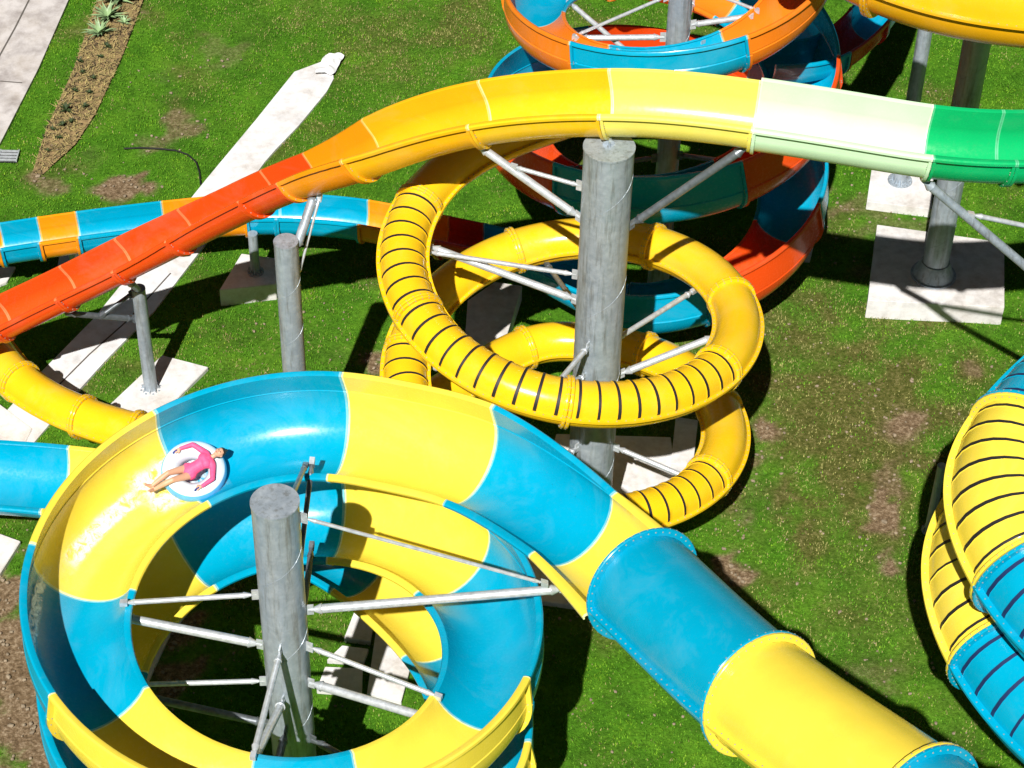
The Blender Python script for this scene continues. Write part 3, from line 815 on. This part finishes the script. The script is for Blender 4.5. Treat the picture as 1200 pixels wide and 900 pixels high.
me = bpy.data.meshes.new('grass'); me.from_pydata(verts, [], faces); me.materials.append(gmat); me.materials.append(dmat)
me.polygons.foreach_set('material_index', mids)
o = bpy.data.objects.new('grass', me); COL.objects.link(o); tag(o, 'short patchy green lawn under the slides', 'grass', kind='stuff')

# planting bed, stones and plants
bm = bmesh.new(); vt = [bm.verts.new(v+Z*.012) for v in BED]; bm.faces.new(vt)
bmesh.ops.triangulate(bm, faces=bm.faces); bmesh.ops.subdivide_edges(bm, edges=bm.edges, cuts=14, use_grid_fill=True)
for v in bm.verts: v.co.z += abs(noise.fractal(v.co*3, 1, 2, 4))*.07
tag(build('soil_bed', bm, SOIL), kind='structure')
leafm = plain('agave leaf', (.24, .36, .17), .5, 0, .35, 4); leafd = plain('dark shrub leaf', (.03, .055, .012), .7, 0, .5, 8)
def agave(px, py, R, n, m, label, name='agave_plant', group='plants in the soil bed'):
    c = P(px, py, 0); bm = bmesh.new()
    for i in range(n):
        t = 2*PI*i/n*1.618+random.uniform(-.2, .2); up = random.uniform(.25, 1.1); d = Vector((math.cos(t), math.sin(t), 0)); s_ = Vector((-d.y, d.x, 0))
        L = R*random.uniform(.75, 1.1); pr = None; t += random.uniform(-.1, .1)
        for k in range(6):
            f = k/5; p = c+Z*.10+d*L*math.cos(up)*f+Z*(L*math.sin(up)*f-.25*L*f*f); wd = R*.085*(1-f**1.6)*(.7+.6*math.sin(PI*min(1, f+.25)))+.003
            cur = [bm.verts.new(p-s_*wd+Z*wd*.4), bm.verts.new(p), bm.verts.new(p+s_*wd+Z*wd*.4)]
            if pr: 
                bm.faces.new((pr[0], pr[1], cur[1], cur[0])); bm.faces.new((pr[1], pr[2], cur[2], cur[1]))
            pr = cur
    o = build(name, bm, m, recalc=False)
    o.data.transform(Matrix.Translation(-c)); o.location = c
    tag(o, label, 'plant', group)
agave(139, 4, .75, 34, leafm, 'spiky pale green plant at the top end of the soil bed')
agave(127, 24, .66, 32, leafm, 'second spiky pale green plant from the top of the soil bed')
agave(117, 43, .58, 30, leafm, 'third and lowest of the spiky pale green plants in the bed')
agave(146, 30, .3, 20, leafm, 'small spiky plant on the right side of the soil bed')
agave(78, 132, .3, 22, leafd, 'dark low tuft in the lower middle of the soil bed')
for i, (x, y) in enumerate(((94,76),(97,88),(88,110),(100,128),(62,155),(70,165),(110,95),(118,70),(84,146),(56,180),(105,112),(126,58),(74,150))):
    agave(x, y, random.uniform(.14, .22), 14, leafd, 'tiny dark withered tuft in the dry soil bed', 'small_plant', 'tiny tufts in the soil bed')
mulch = [plain('dry straw', (.36, .29, .11), .9, 0, .3, 5), plain('dark twig', (.03, .022, .012), .9, 0, .3, 5)]
bm = bmesh.new(); r3 = random.Random(5); k = 0
bx0, bx1 = min(v.x for v in BED), max(v.x for v in BED); by0, by1 = min(v.y for v in BED), max(v.y for v in BED)
while k < 2600:
    x, y = r3.uniform(bx0, bx1), r3.uniform(by0, by1)
    if not inpoly(x, y, BED): continue
    k += 1; t = r3.uniform(0, 2*PI); l = r3.uniform(.06, .2); d = Vector((math.cos(t), math.sin(t), r3.uniform(-.1, .5))).normalized()
    a = Vector((x, y, .06)); s_ = d.cross(Z).normalized()*r3.uniform(.006, .016); mi = 0 if r3.random() < .68 else 1
    q = [bm.verts.new(a-s_), bm.verts.new(a+s_), bm.verts.new(a+d*l+s_*.4), bm.verts.new(a+d*l-s_*.4)]
    f = bm.faces.new(q); f.material_index = mi
tag(build('mulch', bm, mulch, smooth=False, recalc=False), 'dry straw and twigs covering the soil bed', 'mulch', kind='stuff')
# gravel on the bare soil and loose clods
stm = plain('pale stones', (.24, .19, .13), .9, 0, .4, 9)
bm = bmesh.new(); k = 0
rnd2 = random.Random(11)
while k < 2600:
    x = rnd2.uniform(-13, 14); y = rnd2.uniform(19, 54); px, py = proj(Vector((x, y, 0)))
    if not (-20 < px < 1220 and -20 < py < 920): k += .05; continue
    a, d = soilamt(x, y); k += .25
    bed = inpoly(x, y, BED)
    if inpoly(x, y, PTH) or inpoly(x, y, WLK): continue
    if not bed and rnd2.random() > a*1.1+.012: continue
    k += .75; r = rnd2.uniform(.015, .045)*(1.3 if a > .8 else 1)
    mt = Matrix.Translation((x, y, r*.2)) @ Matrix.Rotation(rnd2.uniform(0, 6), 4, 'Z') @ Matrix.Diagonal((r*rnd2.uniform(.8, 1.6), r, r*.7, 1))
    bmesh.ops.create_icosphere(bm, subdivisions=1, radius=1, matrix=mt)
tag(build('gravel', bm, stm, smooth=False, recalc=False), 'loose clods and gravel on the bare soil patches', 'gravel', kind='stuff')

# ------------------------------------------------------------------ rider on a ring
sR = pathB.s_of_u(UB(122.5)); pR, TR, SR, UR = pathB.at(sR)
# shift towards the middle of the bowl, lying on its floor
ang = math.radians(6); rad_dir = -UR*math.cos(ang)+SR*math.sin(ang); Uu = -rad_dir; Ss = TR.cross(Uu).normalized()
orig = pR+rad_dir*(RB-.03)
MR = Matrix(((Ss.x, TR.x, Uu.x, orig.x), (Ss.y, TR.y, Uu.y, orig.y), (Ss.z, TR.z, Uu.z, orig.z), (0, 0, 0, 1))) @ Matrix.Scale(.95, 4)
def place(o): o.matrix_world = MR
def torus(bm, R, r, c=Vector((0, 0, 0)), sy=1.0, seg=64, ms=18, mf=None):
    g = []
    for i in range(seg):
        a = 2*PI*i/seg; q = []
        for j in range(ms):
            t = 2*PI*j/ms; rr = R+r*math.cos(t)
            q.append(bm.verts.new(c+Vector((rr*math.cos(a), rr*math.sin(a)*sy, r*math.sin(t)))))
        g.append(q)
    for i in range(seg):
        for j in range(ms):
            f = bm.faces.new((g[i][j], g[(i+1) % seg][j], g[(i+1) % seg][(j+1) % ms], g[i][(j+1) % ms]))
            if mf: f.material_index = mf(i/seg, j/ms)
ring = bpy.data.objects.new('swim_ring', None); COL.objects.link(ring); ring.matrix_world = MR
tag(ring, 'white and blue inflatable ring carrying the rider down the slide', 'swim ring')
vin = plain('white vinyl', (.62, .72, .80), .3, 0, .12, 3); vib = plain('light blue vinyl', (.10, .38, .70), .3, 0, .1); vid = plain('dark blue webbing', (.01, .03, .22), .5)
def localbuild(name, bm, m, parent):
    bmesh.ops.recalc_face_normals(bm, faces=bm.faces)
    me = bpy.data.meshes.new(name); bm.to_mesh(me); bm.free()
    for k in (m if isinstance(m, list) else [m]): me.materials.append(k)
    me.polygons.foreach_set('use_smooth', [True]*len(me.polygons))
    o = bpy.data.objects.new(name, me); COL.objects.link(o); o.parent = parent; return o
bm = bmesh.new(); torus(bm, .47, .19, Vector((0, 0, .20)), mf=lambda a, j: 1 if (j > .80 or j < .10) else 0); localbuild('inflated_ring', bm, [vin, vib], ring)
for sx in (-1, 1):
    bm = bmesh.new(); pr = None
    for k in range(9):
        t = PI*k/8; v = Vector((sx*.468, .05+.10*math.cos(t)+.06, .385+.055*math.sin(t)))
        if pr is not None: cyl(bm, pr, v, .021, 8)
        pr = v
    localbuild('handle', bm, vid, ring)
def capsules(caps, voxel, name, m, parent):
    bm = bmesh.new()
    for a, b, ra, rb in caps:
        a = Vector(a); b = Vector(b); cyl(bm, a, b, ra, 16, rb)
        bmesh.ops.create_icosphere(bm, subdivisions=2, radius=ra, matrix=Matrix.Translation(a))
        bmesh.ops.create_icosphere(bm, subdivisions=2, radius=rb, matrix=Matrix.Translation(b))
    me = bpy.data.meshes.new('tmp'); bm.to_mesh(me); bm.free()
    t = bpy.data.objects.new('tmp', me); COL.objects.link(t)
    md = t.modifiers.new('r', 'REMESH'); md.mode = 'VOXEL'; md.voxel_size = voxel
    sm = t.modifiers.new('s', 'SMOOTH'); sm.factor = .5; sm.iterations = 3
    dg = bpy.context.evaluated_depsgraph_get(); ev = t.evaluated_get(dg); me2 = bpy.data.meshes.new_from_object(ev)
    bpy.data.objects.remove(t); me2.name = name; me2.materials.clear()
    me2.materials.append(m); me2.polygons.foreach_set('use_smooth', [True]*len(me2.polygons))
    o = bpy.data.objects.new(name, me2); COL.objects.link(o)
    if parent: o.parent = parent
    return o
skin = plain('skin', (.62, .34, .22), .5, 0, .08, 5); pink = plain('pink swimsuit fabric', (.84, .09, .24), .6, 0, .15, 20); hair = plain('dark hair', (.02, .012, .008), .5)
torso = [((0,.10,.30),(0,-.10,.36),.135,.115), ((.06,.10,.29),(-.06,.10,.29),.125,.125), ((0,-.10,.36),(0,-.30,.42),.115,.125), ((-.13,-.33,.43),(.13,-.33,.43),.085,.085), ((-.07,-.25,.45),(.07,-.25,.45),.10,.10)]
arms = []; hands = []
for sx in (-1, 1):
    sh = (sx*.17,-.34,.43); elb = (sx*.43,-.20,.45); wr = (sx*.47,.05,.44)
    arms += [(sh, elb, .058, .043), (elb, wr, .043, .030)]
    hands += [(wr, (sx*.465,.10,.435), .028, .034)]
    pm = Vector((sx*.465, .10, .435))
    hands += [(tuple(pm+Vector((-.022,0,0))), tuple(pm+Vector((.022,.01,0))), .02, .02)]
    for k, (dx, ln) in enumerate(((-.028,.062),(-.01,.074),(.010,.07),(.028,.055))):
        a = pm+Vector((dx, .02, 0)); b_ = a+Vector((dx*.35, ln*.55, .002)); c_ = b_+Vector((dx*.1, ln*.4, -.022))
        hands += [(tuple(a), tuple(b_), .0105, .0095), (tuple(b_), tuple(c_), .0095, .008)]
    a = pm+Vector((-sx*.028, -.02, 0)); b_ = a+Vector((-sx*.03, .03, -.006)); hands += [(tuple(a), tuple(b_), .013, .011), (tuple(b_), tuple(b_+Vector((-sx*.006, .028, -.01))), .011, .009)]
legs = []
for sx, kx, ax, kz in ((-1, -.10, -.03, .50), (1, .09, .05, .47)):
    hp_ = (sx*.085, .12, .29); kn = (kx, .52, kz); an = (ax, .90, .30+.03*(sx > 0)); ft = (ax+sx*.02, .955, .36); toe = (ax+sx*.035, 1.03, .44)
    legs += [(hp_, kn, .088, .056), (kn, (kx*.6+ax*.4, .66, kz*.7+an[2]*.3), .054, .058), ((kx*.6+ax*.4, .66, kz*.7+an[2]*.3), an, .058, .036), (an, (ax, .93, .28+.03*(sx > 0)), .036, .036),
             (an, ft, .034, .036), (ft, toe, .036, .022), (tuple(Vector(ft)+Vector((sx*.02, .02, 0))), tuple(Vector(toe)+Vector((sx*.025, -.01, 0))), .026, .016)]
head = [((0,-.38,.45),(0,-.47,.48),.052,.05), ((0,-.56,.50),(0,-.60,.50),.088,.09), ((0,-.52,.515),(0,-.50,.515),.062,.045), ((0,-.562,.595),(0,-.545,.603),.013,.017),
        ((.09,-.56,.49),(.092,-.58,.49),.018,.016), ((-.09,-.56,.49),(-.092,-.58,.49),.018,.016), ((-.02,-.515,.575),(.02,-.515,.575),.012,.012)]
body = capsules(torso+arms+hands+legs+head, .0085, 'person', skin, None); body.matrix_world = MR
tag(body, 'person in a pink swimsuit lying back on the ring with legs stretched forward', 'person')
grow = lambda L, d: [(a, b, ra+d, rb+d) for a, b, ra, rb in L]
suit = grow(torso, .008)+[(tuple(Vector(a)), tuple(Vector(b)), ra+.008, rb+.008) for a, b, ra, rb in arms]
s_o = capsules(suit, .010, 'swimsuit', pink, body)
capsules([((0,-.60,.475),(0,-.63,.48),.095,.095), ((0,-.56,.445),(0,-.60,.45),.09,.095), ((0,-.68,.46),(0,-.72,.45),.05,.04)], .01, 'hair', hair, body)
bm = bmesh.new()
for sx in (-1, 1): bmesh.ops.create_icosphere(bm, subdivisions=2, radius=.012, matrix=Matrix.Translation((sx*.033, -.583, .583)))
localbuild('eyes', bm, hair, body)
bm = bmesh.new(); cyl(bm, (-.02,-.512,.588), (.02,-.512,.588), .006, 8); localbuild('mouth', bm, plain('lips', (.5, .1, .1), .5), body)

# ------------------------------------------------------------------ water in the slide
wm, nt, b = mat('white water', .25)
n = tex_noise(nt, 5.5, 7, .75); n.inputs['Distortion'].default_value = 1.2
al = ramp(nt, n.outputs[0], [(.40, g3(0)), (.48, g3(.55)), (.60, g3(1))])
vcol = nt.nodes.new('ShaderNodeVertexColor'); vcol.layer_name = 'edge'
mm = nt.nodes.new('ShaderNodeMath'); mm.operation = 'MULTIPLY'; nt.links.new(al.outputs[0], mm.inputs[0]); nt.links.new(vcol.outputs[0], mm.inputs[1])
nt.links.new(mm.outputs[0], b.inputs['Alpha']); b.inputs['Base Color'].default_value = (.86, .9, .93, 1)
wm2, nt, b = mat('thin water film', .06)
n = tex_noise(nt, 5, 6, .7); n.inputs['Distortion'].default_value = 1.5; bump(nt, b, n.outputs[0], 1.0, .05)
b.inputs['Base Color'].default_value = (.8, .9, .95, 1); b.inputs['Transmission Weight'].default_value = 0; vc2 = nt.nodes.new('ShaderNodeVertexColor'); vc2.layer_name = 'edge'; m7 = nt.nodes.new('ShaderNodeMath'); m7.operation = 'MULTIPLY'; m7.inputs[1].default_value = .07
nt.links.new(vc2.outputs[0], m7.inputs[0]); nt.links.new(m7.outputs[0], b.inputs['Alpha']); b.inputs['Specular IOR Level'].default_value = .8
def water(name, ph0, ph1, a0, a1, m, label, off=.03, ns=60, na=18, rough=.02, edge=True):
    bm = bmesh.new(); lay = bm.loops.layers.color.new('edge'); g = []; val = {}
    for i in range(ns+1):
        s_ = pathB.s_of_u(UB(ph0+(ph1-ph0)*i/ns)); p, T, S, U = pathB.at(s_); r_ = []
        for j in range(na+1):
            fa = j/na; a = math.radians(a0(i/ns)+(a1(i/ns)-a0(i/ns))*fa)
            nn = noise.fractal(p*3+Vector((a*4, 0, 0)), 1, 2, 4)
            rr = RB-off-rough*nn-.005
            v = bm.verts.new(p+S*rr*math.sin(a)-U*rr*math.cos(a)); r_.append(v)
            e = min(1, 5*fa*(1-fa)*1.2)*min(1, 4*(i/ns)+.1)*min(1, 5*(1-i/ns)); val[v] = max(0, min(1, e+.25*nn)) if e > 0 else 0
        g.append(r_)
    for i in range(ns):
        for j in range(na):
            f = bm.faces.new((g[i][j], g[i+1][j], g[i+1][j+1], g[i][j+1]))
            for l in f.loops: l[lay] = (*g3(val[l.vert]), 1)
    tag(build(name, bm, m), label, 'water', kind='stuff')
water('splash', 114, 141, lambda t: -52+28*t, lambda t: 52, wm, 'white foaming water around the ring')
water('splash_trail', 132, 170, lambda t: 5+8*t, lambda t: 32+12*t, wm, 'thin trail of foam ahead of the ring on the yellow section')
water('splash_streak', 168, 202, lambda t: 40, lambda t: 66, wm, 'streaks of running water on the shaded blue wall')
water('running_water', 127, 206, lambda t: -28+30*t, lambda t: 44+20*t, wm2, 'thin clear sheet of running water below the ring', off=.014, rough=.004)
